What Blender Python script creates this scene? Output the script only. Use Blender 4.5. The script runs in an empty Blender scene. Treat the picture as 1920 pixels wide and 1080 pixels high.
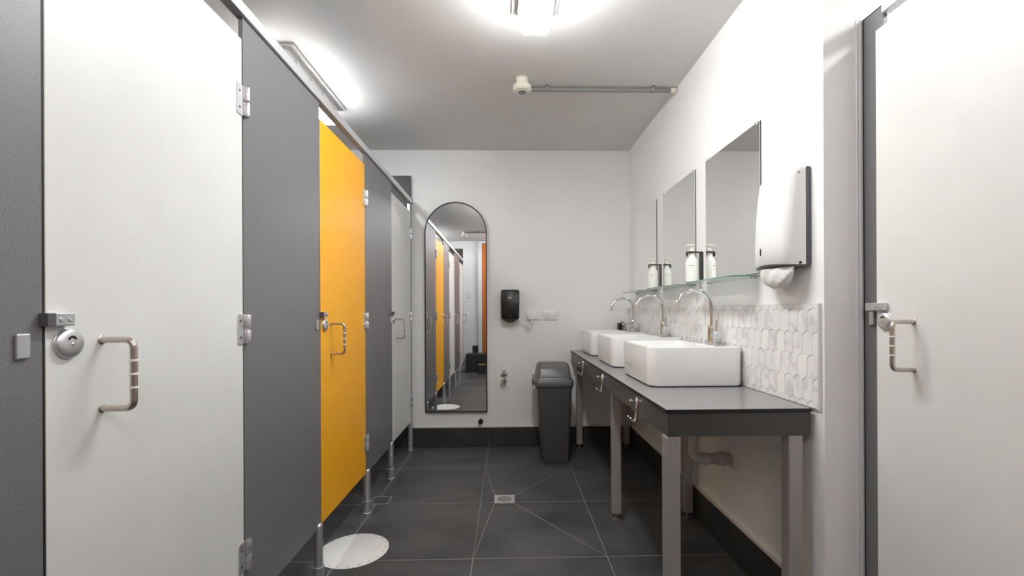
import bpy, bmesh, math, random
from mathutils import Vector, Matrix
random.seed(7)
S = bpy.context.scene
COL = S.collection
PI = math.pi

# ------------------------------------------------------------------ camera
F_PX = 865.0
psi = math.atan(21 / F_PX)
rho = math.radians(.27)
fw = Vector((math.sin(psi), math.cos(psi), 0))
r0 = Vector((math.cos(psi), -math.sin(psi), 0))
up0 = Vector((0, 0, 1))
rt = r0 * math.cos(rho) - up0 * math.sin(rho)
up = up0 * math.cos(rho) + r0 * math.sin(rho)
cam_d = bpy.data.cameras.new('camera')
cam = bpy.data.objects.new('camera', cam_d)
COL.objects.link(cam)
m = Matrix.Identity(4)
for i in range(3):
    m[i][0] = rt[i]; m[i][1] = up[i]; m[i][2] = -fw[i]
m[2][3] = 1.1
cam.matrix_world = m
cam_d.sensor_width = 36
cam_d.lens = F_PX / 1920 * 36
cam_d.shift_x = (960 - 973) / 1920
cam_d.shift_y = (583.5 - 540) / 1920
cam_d.clip_start = .02
S.camera = cam

# ------------------------------------------------------------------ world, exposure, lamp strengths
w = bpy.data.worlds.new('world'); S.world = w; w.use_nodes = True
w.node_tree.nodes['Background'].inputs[0].default_value = (.8, .85, .9, 1)
w.node_tree.nodes['Background'].inputs[1].default_value = .3
S.view_settings.view_transform = 'Standard'
S.view_settings.look = 'None'
S.view_settings.exposure = 0.08
S.view_settings.gamma = 1
S.view_settings.use_curve_mapping = False
LAMP = 55.0          # strength of the luminous diffusers

# ------------------------------------------------------------------ helpers
def link(o):
    COL.objects.link(o); return o
def obj(name, bm, mats, parent=None, smooth=None):
    bmesh.ops.recalc_face_normals(bm, faces=bm.faces)
    me = bpy.data.meshes.new(name)
    bm.to_mesh(me); bm.free()
    for mt in (mats if isinstance(mats, (list, tuple)) else [mats]):
        me.materials.append(mt)
    if smooth is not None:
        for p in me.polygons: p.use_smooth = True
        me.set_sharp_from_angle(angle=math.radians(smooth))
    o = link(bpy.data.objects.new(name, me))
    if parent is not None:
        o.parent = parent
        o.matrix_parent_inverse = Matrix.Translation(parent_origin(parent)).inverted()
    return o
def parent_origin(p):
    v = Vector(p.location)
    while p.parent is not None:
        p = p.parent
        if p.type == 'EMPTY': return Vector(p.location)
    return v if True else None
def tag(o, label=None, cat=None, group=None, kind=None):
    if label: o['label'] = label
    if cat: o['category'] = cat
    if group: o['group'] = group
    if kind: o['kind'] = kind
    return o
def thing(name, label, cat, loc, group=None):
    o = link(bpy.data.objects.new(name, None)); o.location = loc; o.empty_display_size = .05
    return tag(o, label, cat, group)
def part(name, bm, mats, parent, smooth=None, label=None):
    """part given in world coordinates; parent is an Empty (or a part of one)"""
    bmesh.ops.recalc_face_normals(bm, faces=bm.faces)
    me = bpy.data.meshes.new(name)
    root = parent
    while root.parent is not None: root = root.parent
    bm.transform(Matrix.Translation(-Vector(root.location)))
    bm.to_mesh(me); bm.free()
    for mt in (mats if isinstance(mats, (list, tuple)) else [mats]):
        me.materials.append(mt)
    if smooth is not None:
        for p in me.polygons: p.use_smooth = True
        me.set_sharp_from_angle(angle=math.radians(smooth))
    o = link(bpy.data.objects.new(name, me)); o.parent = parent
    if label: o['label'] = label
    return o
def struct(name, bm, mats, smooth=None):
    o = obj(name, bm, mats, None, smooth); o['kind'] = 'structure'; return o
def copy_tree(o, parent=None, shift=None):
    c = o.copy(); link(c); c.parent = parent
    if shift is not None: c.location = Vector(o.location) + Vector(shift)
    for ch in list(o.children): copy_tree(ch, c)
    return c

def box(bm, a, b, bev=0, seg=2, mi=0, M=None):
    a, b = [min(x, y) for x, y in zip(a, b)], [max(x, y) for x, y in zip(a, b)]
    t = bmesh.new()
    r = bmesh.ops.create_cube(t, size=1)
    for v in t.verts:
        v.co = Vector([a[i] + (v.co[i] + .5) * (b[i] - a[i]) for i in range(3)])
    if bev: bmesh.ops.bevel(t, geom=list(t.edges), offset=bev, segments=seg, affect='EDGES', profile=.5)
    return merge(bm, t, mi, M)
def merge(bm, t, mi=0, M=None):
    if M is not None: t.transform(M)
    vs = {}
    for v in t.verts: vs[v] = bm.verts.new(v.co)
    for f in t.faces:
        try: nf = bm.faces.new([vs[v] for v in f.verts]); nf.material_index = mi
        except ValueError: pass
    t.free(); return bm
def loft(bm, rings, cap=(True, True), closed=True, mi=0):
    R = [[bm.verts.new(p) for p in r] for r in rings]
    n = len(R[0])
    for a, b in zip(R, R[1:]):
        for i in range(n if closed else n - 1):
            j = (i + 1) % n
            f = bm.faces.new((a[i], a[j], b[j], b[i])); f.material_index = mi
    if cap[0]: bm.faces.new(R[0][::-1]).material_index = mi
    if cap[1]: bm.faces.new(R[-1]).material_index = mi
    return R
def lathe(bm, c, axis, prof, n=32, mi=0, cap=(True, True)):
    """prof: list of (radius, distance along axis)"""
    ax = Vector(axis).normalized(); c = Vector(c)
    u = ax.orthogonal().normalized(); v = ax.cross(u)
    rings = [[c + ax * h + (u * math.cos(2*PI*k/n) + v * math.sin(2*PI*k/n)) * max(r, 1e-5) for k in range(n)] for r, h in prof]
    loft(bm, rings, cap, True, mi); return bm
def tube(bm, pts, r, n=12, mi=0, cap=True):
    pts = [Vector(p) for p in pts]
    T = []
    for i in range(len(pts)):
        a = pts[max(i-1, 0)]; b = pts[min(i+1, len(pts)-1)]
        T.append((b - a).normalized())
    u = T[0].orthogonal().normalized(); rings = []
    for i, p in enumerate(pts):
        if i: u = (u - T[i] * u.dot(T[i])).normalized()
        v = T[i].cross(u)
        rr = r[i] if isinstance(r, (list, tuple)) else r
        rings.append([p + (u * math.cos(2*PI*k/n) + v * math.sin(2*PI*k/n)) * rr for k in range(n)])
    loft(bm, rings, (cap, cap), True, mi); return bm
def rrect(x0, x1, y0, y1, r, z, n=6):
    """rounded rectangle ring in the XY plane"""
    P = []
    for cx, cy, a0 in ((x1-r, y1-r, 0), (x0+r, y1-r, PI/2), (x0+r, y0+r, PI), (x1-r, y0+r, 1.5*PI)):
        for k in range(n+1):
            a = a0 + PI/2*k/n; P.append((cx + r*math.cos(a), cy + r*math.sin(a), z))
    return P
def smooth_path(pts, per=8):
    """Catmull-Rom through pts"""
    P = [Vector(p) for p in pts]; P = [P[0]*2-P[1]] + P + [P[-1]*2-P[-2]]
    out = []
    for i in range(1, len(P)-2):
        for k in range(per):
            t = k/per
            out.append(.5*((2*P[i]) + (P[i+1]-P[i-1])*t + (2*P[i-1]-5*P[i]+4*P[i+1]-P[i+2])*t*t + (3*P[i]-P[i-1]-3*P[i+1]+P[i+2])*t**3))
    out.append(P[-2]); return out
def bent(pts, rad, n=6):
    """polyline with rounded corners"""
    P = [Vector(p) for p in pts]; out = [P[0]]
    for i in range(1, len(P)-1):
        a = (P[i-1]-P[i]).normalized(); b = (P[i+1]-P[i]).normalized()
        s = P[i]+a*rad; e = P[i]+b*rad
        for k in range(n+1):
            t = k/n; out.append(s*(1-t)**2 + P[i]*2*t*(1-t) + e*t*t)
    out.append(P[-1]); return out

# ------------------------------------------------------------------ materials
def sr(r, g=None, b=None):
    if g is None: g = b = r
    f = lambda c: (c/255/12.92) if c/255 <= .04045 else ((c/255+.055)/1.055)**2.4
    return (f(r), f(g), f(b), 1)
def mat(name, col, rough=.5, metal=0, spec=.5, **k):
    mt = bpy.data.materials.new(name); mt.use_nodes = True
    b = mt.node_tree.nodes['Principled BSDF']
    b.inputs['Base Color'].default_value = col
    b.inputs['Roughness'].default_value = rough
    b.inputs['Metallic'].default_value = metal
    b.inputs['Specular IOR Level'].default_value = spec
    for kk, vv in k.items(): b.inputs[kk].default_value = vv
    return mt
def noise_col(mt, c1, c2, scale=50, detail=4, lo=.35, hi=.65, bump=0, rough=None, dist=0, stretch=None, bscale=None):
    nt = mt.node_tree; N = nt.nodes; L = nt.links; b = N['Principled BSDF']
    tc = N.new('ShaderNodeTexCoord'); mp = N.new('ShaderNodeMapping')
    if stretch: mp.inputs['Scale'].default_value = stretch
    L.new(tc.outputs['Object'], mp.inputs['Vector'])
    no = N.new('ShaderNodeTexNoise'); no.inputs['Scale'].default_value = scale; no.inputs['Detail'].default_value = detail
    no.inputs['Distortion'].default_value = dist
    L.new(mp.outputs[0], no.inputs['Vector'])
    cr = N.new('ShaderNodeValToRGB'); cr.color_ramp.elements[0].position = lo; cr.color_ramp.elements[1].position = hi
    cr.color_ramp.elements[0].color = c1; cr.color_ramp.elements[1].color = c2
    L.new(no.outputs['Fac'], cr.inputs[0]); L.new(cr.outputs[0], b.inputs['Base Color'])
    if rough:
        mr = N.new('ShaderNodeMapRange'); mr.inputs[3].default_value = rough[0]; mr.inputs[4].default_value = rough[1]
        L.new(no.outputs['Fac'], mr.inputs[0]); L.new(mr.outputs[0], b.inputs['Roughness'])
    if bump:
        n2 = N.new('ShaderNodeTexNoise'); n2.inputs['Scale'].default_value = bscale or scale; n2.inputs['Detail'].default_value = 5
        L.new(mp.outputs[0], n2.inputs['Vector'])
        bp = N.new('ShaderNodeBump'); bp.inputs['Strength'].default_value = bump; bp.inputs['Distance'].default_value = .002
        L.new(n2.outputs['Fac'], bp.inputs['Height']); L.new(bp.outputs[0], b.inputs['Normal'])
    return mt
M = {}
M['wall'] = noise_col(mat('white_wall_paint', sr(236), .55, spec=.35), sr(240, 240, 239), sr(243, 243, 242), 3, bump=.12, bscale=60)
M['ceil'] = noise_col(mat('ceiling_paint', sr(225), .6, spec=.3), sr(222, 220, 219), sr(226, 224, 222), 2, bump=.1, bscale=40)
M['trim'] = mat('cream_trim', sr(214, 208, 200), .45)
M['jamb'] = noise_col(mat('satin_white_gloss', sr(225), .4), sr(224, 224, 225), sr(230, 230, 231), 3)
M['slate'] = noise_col(mat('slate_tile', sr(60), .45), sr(58, 59, 61), sr(92, 92, 92), 2.2, 9, .3, .72, bump=.5, rough=(.38, .6), dist=.8, stretch=(1, 1.7, 1), bscale=14)
M['slate_skirt'] = noise_col(mat('slate_skirting', sr(40), .45), sr(44, 44, 45), sr(62, 62, 63), 3, 8, .3, .7, bump=.3, bscale=14)
M['grout'] = mat('grout', sr(160, 158, 155), .8)
M['grey'] = noise_col(mat('grey_laminate', sr(118), .45, spec=.8), sr(104, 102, 104), sr(124, 122, 124), 420, 2, .38, .62, rough=(.4, .5))
M['white_lam'] = noise_col(mat('white_laminate', sr(225), .4), sr(224, 223, 219), sr(228, 227, 223), 6)
M['orange'] = noise_col(mat('orange_laminate', sr(250, 170, 20), .4), sr(254, 178, 18), sr(255, 182, 24), 6)
M['edge'] = mat('black_laminate_edge', sr(28, 24, 22), .5)
M['gasket'] = mat('black_gap_strip', sr(22, 18, 16), .6)
M['alu'] = noise_col(mat('satin_aluminium', sr(205), .4, .85), sr(206, 207, 209), sr(214, 215, 217), 30, stretch=(1, 1, .1))
M['rail'] = mat('anodised_rail', sr(218, 219, 220), .42, .55)
M['steel'] = mat('brushed_stainless', sr(200, 192, 182), .3, 1)
M['satin'] = noise_col(mat('satin_chrome', sr(215), .38, .85), sr(216, 216, 218), sr(224, 224, 226), 80)
M['chrome'] = mat('chrome', sr(232, 232, 232), .08, 1)
M['nylon'] = mat('white_nylon', sr(244, 242, 238), .4)
M['dark'] = mat('dark_slot', sr(20, 20, 22), .5)
M['mirror'] = mat('mirror_glass', sr(249, 251, 251), .0, 1)
M['blackframe'] = mat('black_metal_frame', sr(22, 22, 23), .35)
M['counter'] = noise_col(mat('grey_countertop', sr(150), .26, spec=.5), sr(136, 135, 135), sr(144, 143, 143), 300, 2)
M['apron'] = noise_col(mat('dark_apron', sr(72), .33), sr(72, 70, 69), sr(80, 78, 77), 300, 2)
M['legm'] = mat('powder_coated_grey', sr(175, 171, 167), .38, .35)
M['ceramic'] = mat('white_ceramic', sr(240, 240, 239), .07, spec=.6)
M['ceramic'].node_tree.nodes['Principled BSDF'].inputs['Coat Weight'].default_value = .3
M['plastic_w'] = mat('white_plastic', sr(240, 240, 238), .25)
M['plastic_cream'] = mat('cream_plastic', sr(238, 234, 220), .35)
M['plastic_dg'] = mat('dark_grey_plastic', sr(88, 88, 92), .35)
M['plastic_k'] = mat('black_plastic', sr(26, 26, 27), .4)
M['bin'] = noise_col(mat('charcoal_bin_plastic', sr(72), .42), sr(82, 82, 84), sr(90, 90, 91), 200, 2)
M['binlid'] = noise_col(mat('charcoal_lid_plastic', sr(105), .34), sr(100, 101, 102), sr(108, 109, 110), 200, 2)
M['paper'] = mat('white_paper_towel', sr(238, 237, 234), .9)
M['pipe'] = mat('grey_pvc', sr(190, 186, 182), .5)
M['pvc_conduit'] = mat('grey_conduit', sr(140, 139, 138), .4)
M['bottle'] = mat('milky_bottle', sr(240, 242, 234), .25)
M['print'] = mat('grey_print', sr(90, 90, 88), .6)
M['cover'] = noise_col(mat('white_floor_cover', sr(238), .4), sr(238, 237, 235), sr(243, 242, 240), 5)
M['door_o'] = noise_col(mat('orange_timber_door', sr(196, 98, 20), .4), sr(190, 96, 22), sr(206, 108, 28), 8, stretch=(1, 1, .1))
M['yellow'] = mat('yellow_nosing', sr(210, 190, 70), .5)
M['concrete'] = M['slate']
g = mat('shelf_glass', (.86, .96, .94, 1), .02, 0)
g.node_tree.nodes['Principled BSDF'].inputs['Transmission Weight'].default_value = 1
g.node_tree.nodes['Principled BSDF'].inputs['IOR'].default_value = 1.45
M['glass'] = g
ge = mat('glass_green_edge', sr(150, 196, 190), .1, 0)
ge.node_tree.nodes['Principled BSDF'].inputs['Transmission Weight'].default_value = .6
M['glass_edge'] = ge
def emit(name, strength):
    mt = mat(name, sr(245), .4)
    b = mt.node_tree.nodes['Principled BSDF']
    b.inputs['Emission Color'].default_value = (.965, .985, .995, 1)
    b.inputs['Emission Strength'].default_value = strength
    return mt
M['lamp'] = emit('luminous_diffuser', LAMP)
M['lamp_dim'] = emit('luminous_diffuser_soft', LAMP*.55)
M['lamp_grey'] = mat('lamp_tray_metal', sr(222), .5)
# marble picket tiles: each mesh island gets its own tone
mb = mat('white_marble_tile', sr(235), .22)
nt = mb.node_tree; N = nt.nodes; L = nt.links; b = N['Principled BSDF']
geo = N.new('ShaderNodeNewGeometry'); tc = N.new('ShaderNodeTexCoord')
va = N.new('ShaderNodeVectorMath'); va.operation = 'MULTIPLY_ADD'; va.inputs[1].default_value = (7, 7, 7)
L.new(geo.outputs['Random Per Island'], va.inputs[0]); L.new(tc.outputs['Object'], va.inputs[2])
nz = N.new('ShaderNodeTexNoise'); nz.inputs['Scale'].default_value = 9; nz.inputs['Detail'].default_value = 8; nz.inputs['Distortion'].default_value = 1.6
L.new(va.outputs[0], nz.inputs['Vector'])
cr = N.new('ShaderNodeValToRGB')
cr.color_ramp.elements[0].position = .33; cr.color_ramp.elements[0].color = sr(216, 216, 218)
cr.color_ramp.elements[1].position = .5; cr.color_ramp.elements[1].color = sr(244, 243, 241)
L.new(nz.outputs['Fac'], cr.inputs[0])
r2 = N.new('ShaderNodeValToRGB'); r2.color_ramp.elements[0].color = sr(243, 243, 243); r2.color_ramp.elements[1].color = sr(252, 251, 249)
L.new(geo.outputs['Random Per Island'], r2.inputs[0])
mx = N.new('ShaderNodeMix'); mx.data_type = 'RGBA'; mx.blend_type = 'MULTIPLY'; mx.inputs[0].default_value = 1
L.new(cr.outputs[0], mx.inputs[6]); L.new(r2.outputs[0], mx.inputs[7]); L.new(mx.outputs[2], b.inputs['Base Color'])
M['marble'] = mb
M['grout_w'] = mat('white_grout', sr(236, 235, 233), .8)
M['grey_dark'] = noise_col(mat('darker_grey_laminate', sr(60), .45), sr(58, 57, 58), sr(66, 65, 66), 420, 2)  # darker version of the grey laminate, for the two tall end panels

# ------------------------------------------------------------------ room shell
YW, ZC, XR, XL, YE = 3.76, 2.41, 1.0, -.77, 1.434
XO, XRO, YB = -2.05, 2.3, -1.15
XS = 1.127                              # plane of the stall fronts on the right

bm = bmesh.new()                        # tiled floor: grid of tiles, the four round the drain cut along the falls
xs = [-.16 + .6*k for k in range(-4, 6)]; ys = [2.055 + .6*k for k in range(-6, 4)]
xs = [x for x in xs if XO-.1 < x < XRO+.1]; ys = [y for y in ys if YB-.1 < y < YW+.1]
X = [XO-.1] + xs + [XRO+.1]; Y = [YB-.1] + ys + [YW+.1]
dr = (-.082, .034, 2.64, 2.755)
for i in range(len(X)-1):
    for j in range(len(Y)-1):
        if abs(X[i]+.16) < 1e-4 and (abs(Y[j]-2.055) < 1e-4 or abs(Y[j]-2.655) < 1e-4):
            continue
        bm.faces.new([bm.verts.new(p) for p in ((X[i], Y[j], 0), (X[i+1], Y[j], 0), (X[i+1], Y[j+1], 0), (X[i], Y[j+1], 0))])
def poly(bm, pts, z=0, mi=0):
    f = bm.faces.new([bm.verts.new((p[0], p[1], z)) for p in pts]); f.material_index = mi; return f
A = (-.16, 2.055); B = (.44, 2.055); Cc = (.44, 3.255); D = (-.16, 3.255); ml = (-.16, 2.655); mr_ = (.44, 2.655)
d0 = (dr[0], dr[2]); d1 = (dr[1], dr[2]); d2 = (dr[1], dr[3]); d3 = (dr[0], dr[3])
dl = (dr[0], 2.655); drr = (dr[1], 2.655)
poly(bm, (A, B, d1, d0)); poly(bm, (A, d0, dl, ml)); poly(bm, (B, mr_, drr, d1))
poly(bm, (ml, dl, d3, D)); poly(bm, (D, d3, d2, Cc)); poly(bm, (mr_, Cc, d2, drr))
poly(bm, (d0, d1, drr, dl)); poly(bm, (dl, drr, d2, d3))
fs = list(bm.faces); bm.normal_update()
r = bmesh.ops.inset_individual(bm, faces=fs, thickness=.0021, depth=.0005)
for f in r['faces']: f.material_index = 1
for f in bm.faces:
    if f.normal.z < 0: f.normal_flip()
t = bmesh.new(); box(t, (XO-.1, YB-.1, -.08), (XRO+.1, YW+.1, -.001)); merge(bm, t, 1)
fl = struct('floor', bm, [M['slate'], M['grout']])

bm = box(bmesh.new(), (XO-.1, YB-.1, ZC), (XRO+.1, YW+.1, ZC+.1)); struct('ceiling', bm, M['ceil'])
bm = box(bmesh.new(), (XO-.1, YW, 0), (XR, YW+.1, ZC)); struct('wall_back', bm, M['wall'])
bm = box(bmesh.new(), (XR, YE, 0), (XRO+.1, YW+.1, ZC)); struct('wall_right', bm, M['wall'])
bm = box(bmesh.new(), (XRO, YB, 0), (XRO+.1, YE, ZC)); struct('wall_right_stall', bm, M['wall'])
bm = box(bmesh.new(), (XO-.1, YB, 0), (XO, YW, ZC)); struct('wall_left', bm, M['wall'])
bm = box(bmesh.new(), (XO-.1, YB-.1, 0), (XRO+.1, YB, ZC)); struct('wall_front', bm, M['wall'])

def skirting(name, segs):
    bm = bmesh.new()
    for a, b in segs: box(bm, a, b, .0012, 1)
    struct(name, bm, M['slate_skirt'])
def chop(lo, hi, marks):
    c = [lo] + [q for q in marks if lo < q < hi] + [hi]
    return [(a+.001, b-.001) for a, b in zip(c, c[1:])]
skirting('baseboard_back', [((a, YW-.012, 0.001), (b, YW, .158)) for a, b in chop(XO+.001, XR-.013, xs)])
skirting('baseboard_right', [((XR-.012, a, 0.001), (XR, b, .163)) for a, b in chop(YE, YW-.013, ys)])
bm = bmesh.new(); box(bm, (XR-.013, YE, .163), (XR, YW-.014, .173)); struct('trim_1', bm, M['trim'])
bm = bmesh.new(); box(bm, (XO+.002, YW-.013, .158), (XR-.014, YW, .166)); struct('trim_2', bm, M['trim'])
# white channel between the wall end and the right-hand stalls
bm = bmesh.new()
box(bm, (1.104, YE-.004, .002), (1.124, YE-.0005, ZC-.395), .001); box(bm, (1.114, YE-.0065, .002), (1.118, YE-.0042, ZC-.397), .0008)
struct('trim_3', bm, M['jamb'])

# behind the camera (seen in the arched mirror): landing, lower step, orange door
bm = bmesh.new(); box(bm, (-.76, YB+.001, .0015), (.6, -.87, .33), .004); struct('trim_4', bm, M['slate_skirt'])
bm = bmesh.new()
box(bm, (-.52, -.868, .0015), (.6, -.6, .165), .004)
st = struct('trim_5', bm, M['slate_skirt'])
bm = bmesh.new(); box(bm, (-.52, -.63, .1655), (.6, -.598, .172)); tag(part('step_nosing', bm, M['yellow'], st), kind=None)
dd = bmesh.new(); box(dd, (-.47, YB+.012, .332), (.37, YB+.05, 2.36), .003); door1 = struct('door_1', dd, M['door_o'])
bm = bmesh.new(); lathe(bm, (.31, YB+.05, 1.33), (0, 1, 0), [(.026, 0), (.026, .008), (.01, .01), (.01, .04)], 20)
tube(bm, [(.31, YB+.09, 1.33), (.2, YB+.09, 1.33)], .009)
part('door_handle', bm, M['satin'], door1, 40)
bm = bmesh.new()
box(bm, (-.55, YB+.001, .331), (-.475, YB+.06, 2.405), .004); box(bm, (.375, YB+.001, .331), (.45, YB+.06, 2.405), .004)
box(bm, (-.474, YB+.001, 2.362), (.374, YB+.06, 2.405), .004)
struct('trim_6', bm, M['jamb'])
bm = bmesh.new(); box(bm, (-.66, YB+.001, .331), (-.552, YB+.013, .46), .001); struct('baseboard_front', bm, M['slate_skirt'])
bm = bmesh.new(); box(bm, (-.73, YB+.0005, 1.36), (-.66, YB+.012, 1.48), .003)
sw = tag(thing('light_switch', None, None, (-.695, YB, 1.36)), 'small white wall switch seen only in the arched mirror, left of the orange door', 'switch')
part('switch_plate', bm, M['plastic_w'], sw)
bm = bmesh.new(); box(bm, (-.71, YB+.0122, 1.4), (-.68, YB+.018, 1.44), .002); part('rocker', bm, M['plastic_w'], sw)

# ------------------------------------------------------------------ ceiling lamps
def batten(mt, x0, x1, y0, y1, label, group='ceiling strip lamps'):
    cx = (x0+x1)/2
    t = thing('ceiling_lamp', label, 'lamp', (cx, (y0+y1)/2, ZC), group)
    bm = bmesh.new(); box(bm, (x0-.035, y0-.02, ZC-.014), (x1+.035, y1+.02, ZC-.0005), .003); part('lamp_base', bm, M['lamp_grey'], t)
    bm = bmesh.new()
    loft(bm, [rrect(x0+.004, x1-.004, y0+.004, y1-.004, .02, ZC-.0145), rrect(x0+.002, x1-.002, y0+.002, y1-.002, .02, ZC-.045), rrect(x0-.008, x1+.008, y0-.008, y1+.008, .022, ZC-.055), rrect(x0-.008, x1+.008, y0-.008, y1+.008, .022, ZC-.064)])
    part('diffuser_frame', bm, M['lamp_grey'], t, 40)
    bm = bmesh.new()
    rings = [rrect(x0, x1, y0, y1, .02, ZC-.0645), rrect(x0, x1, y0, y1, .02, ZC-.1), rrect(x0+.006, x1-.006, y0+.006, y1-.006, .02, ZC-.116), rrect(x0+.022, x1-.022, y0+.022, y1-.022, .02, ZC-.122)]
    loft(bm, rings); part('diffuser', bm, M[mt], t, 50)
    for k in range(4):
        y = y0 + (k+.5)*(y1-y0)/4
        for s, x in ((-1, x0), (1, x1)):
            bm = bmesh.new(); box(bm, (x-.011 if s < 0 else x+.0082, y-.012, ZC-.068), (x-.0082 if s < 0 else x+.011, y+.012, ZC-.03), .001)
            part('clip', bm, M['alu'], t)
    return t
batten('lamp', .058, .186, 1.28, 2.0, 'glowing white strip lamp in the middle of the ceiling above the wash area')
batten('lamp_dim', -1.2, -1.072, 2.29, 2.98, 'white strip lamp on the ceiling behind the left stall rail, above the orange door')
batten('lamp_dim', 1.55, 1.68, -.25, .95, 'strip lamp over the stalls on the right, outside the frame')
batten('lamp_dim', .058, .186, -.95, -.23, 'added unseen strip lamp in the middle of the ceiling behind the viewer')  # added fill light, never in view; lifts door bottoms and basin fronts
batten('lamp_dim', -1.5, -1.373, -.7, .2, 'added unseen strip lamp over the stalls beside the viewer, outside the frame')  # added out of view for more ambient light on the near left

# ------------------------------------------------------------------ door and partition hardware
def add_handle(parent, xf, s, y, z0, z1, pr=.06):
    """D pull handle; s = side it projects to (+1 or -1 in X)"""
    bm = bmesh.new(); r = .0062; x1 = xf + s*pr
    tube(bm, bent([(xf, y, z1), (x1, y, z1), (x1, y, z0), (xf, y, z0)], .017, 8), r, 14)
    for z in (z0, z1): lathe(bm, (xf, y, z), (s, 0, 0), [(.0085, 0), (.0085, .002), (.007, .003)], 14)
    h = part('pull_handle', bm, M['steel'], parent, 50)
    for k in (-1, 0, 1):
        z = (z0+z1)/2 + k*.0255
        bm = bmesh.new(); lathe(bm, (x1, y, z-.0022), (0, 0, 1), [(.0066, 0), (.0076, .0008), (.0076, .0036), (.0066, .0044)], 14)
        part('grip_ring', bm, M['nylon'], h, 40, 'white nylon ring')
def add_disc(parent, xf, s, y, z, r=.0255):
    bm = bmesh.new(); lathe(bm, (xf, y, z), (s, 0, 0), [(r*1.04, 0), (r*1.04, .003), (r, .004), (r, .0065), (r*.92, .009), (r*.6, .011), (r*.2, .0118), (0.0001, .0118)], 40)
    d = part('indicator_disc', bm, M['satin'], parent, 40)
    bm = bmesh.new()                     # curved indicator window and coin slot
    P1 = []; P2 = []; q = .0085
    for k in range(9):
        a = math.radians(30 + 120*k/8)
        P1.append((xf+s*.0124, y-.001 - q*math.cos(a)*1.05, z+.003+ (q+.0022)*math.sin(a)))
        P2.append((xf+s*.0124, y-.001 - q*math.cos(a)*.8, z+.003+ (q-.0022)*math.sin(a)))
    n = len(P1); A_ = [bm.verts.new(p) for p in P1+P2[::-1]]; B_ = [bm.verts.new((xf+s*.0085, p[1], p[2])) for p in P1+P2[::-1]]
    bm.faces.new(A_); bm.faces.new(B_[::-1])
    for i in range(2*n): bm.faces.new((A_[i], A_[(i+1) % (2*n)], B_[(i+1) % (2*n)], B_[i]))
    part('indicator_window', bm, M['dark'], d)
    bm = bmesh.new(); lathe(bm, (xf+s*.0105, y, z-.001), (s, 0, 0), [(.003, 0), (.003, .0025), (.0022, .003)], 12); box(bm, (xf+s*.013, y-.0006, z-.003), (xf+s*.0139, y+.0006, z+.001), mi=1)
    part('coin_slot', bm, [M['chrome'], M['dark']], d)
def add_latch(parent, xf, s, y0, y1, z, over):
    """latch body on the door, its keep reaching over the pilaster"""
    bm = bmesh.new(); a = (xf, y0, z-.011); b = (xf+s*.0165, y1, z+.011)
    box(bm, a, b, .0015)
    lt = part('latch_block', bm, M['alu'], parent)
    bm = bmesh.new()
    for dy in (.28, .72):
        lathe(bm, (xf+s*.016, y0+(y1-y0)*dy if s > 0 else y1-(y1-y0)*dy, z), (s, 0, 0), [(.0042, 0), (.0042, .0012), (.003, .0018)], 12)
    part('screw', bm, M['chrome'], lt)
    bm = bmesh.new()
    if over < y0: box(bm, (xf+s*.001, over, z-.011), (xf+s*.0165, y0-.0006, z+.011), .001)
    else: box(bm, (xf+s*.001, y1+.0006, z-.0115), (xf+s*.012, over, z+.0115), .001)
    part('latch_bolt', bm, M['alu'] if s < 0 else M['plastic_dg'], parent)
def add_hinge(parent, xf, s, y, z, h=.088):
    """flag hinge straddling the joint at y: plate on the door side (smaller y) and round knuckle on the pilaster side"""
    bm = bmesh.new()
    n = 6; P = []
    zt, zb = z+h/2, z-h/2
    pts = [(y-.004, zt-.006), (y-.03, zt-.006)]
    # plate outline with rounded corners on the free side
    r = .008; ring = []
    for cy, cz, a0 in ((y-.031+r, zt-r, PI/2), (y-.031+r, zb+r, PI)):
        for k in range(n+1):
            a = a0+PI/2*k/n; ring.append((cy+r*math.cos(a), cz+r*math.sin(a)))
    ring += [(y-.003, zb), (y-.003, zt)]
    loft(bm, [[(xf, p[0], p[1]) for p in ring], [(xf+s*.003, p[0], p[1]) for p in ring]])
    h0 = part('hinge', bm, M['satin'], parent, 40)
    bm = bmesh.new()
    for cz in (z-h*.27, z+h*.27):
        lathe(bm, (xf+s*.003, y-.018, cz), (s, 0, 0), [(.0038, 0), (.0038, .001), (.0022, .0016)], 12)
    part('screw', bm, M['plastic_dg'], h0)
    bm = bmesh.new()
    for a, b in ((zb+.002, z-.003), (z+.003, zt-.002)):
        lathe(bm, (xf+s*.0085, y+.009, a), (0, 0, 1), [(.0078, 0), (.0082, .001), (.0082, b-a-.001), (.0078, b-a)], 20)
        box(bm, (xf+s*.0002, y-.0015, a), (xf+s*.006, y+.009, b), .001)
    box(bm, (xf+s*.0002, y+.002, zb+.004), (xf+s*.003, y+.03, zt-.012), .001)
    part('hinge_knuckle', bm, M['satin'], h0, 40)

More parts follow.
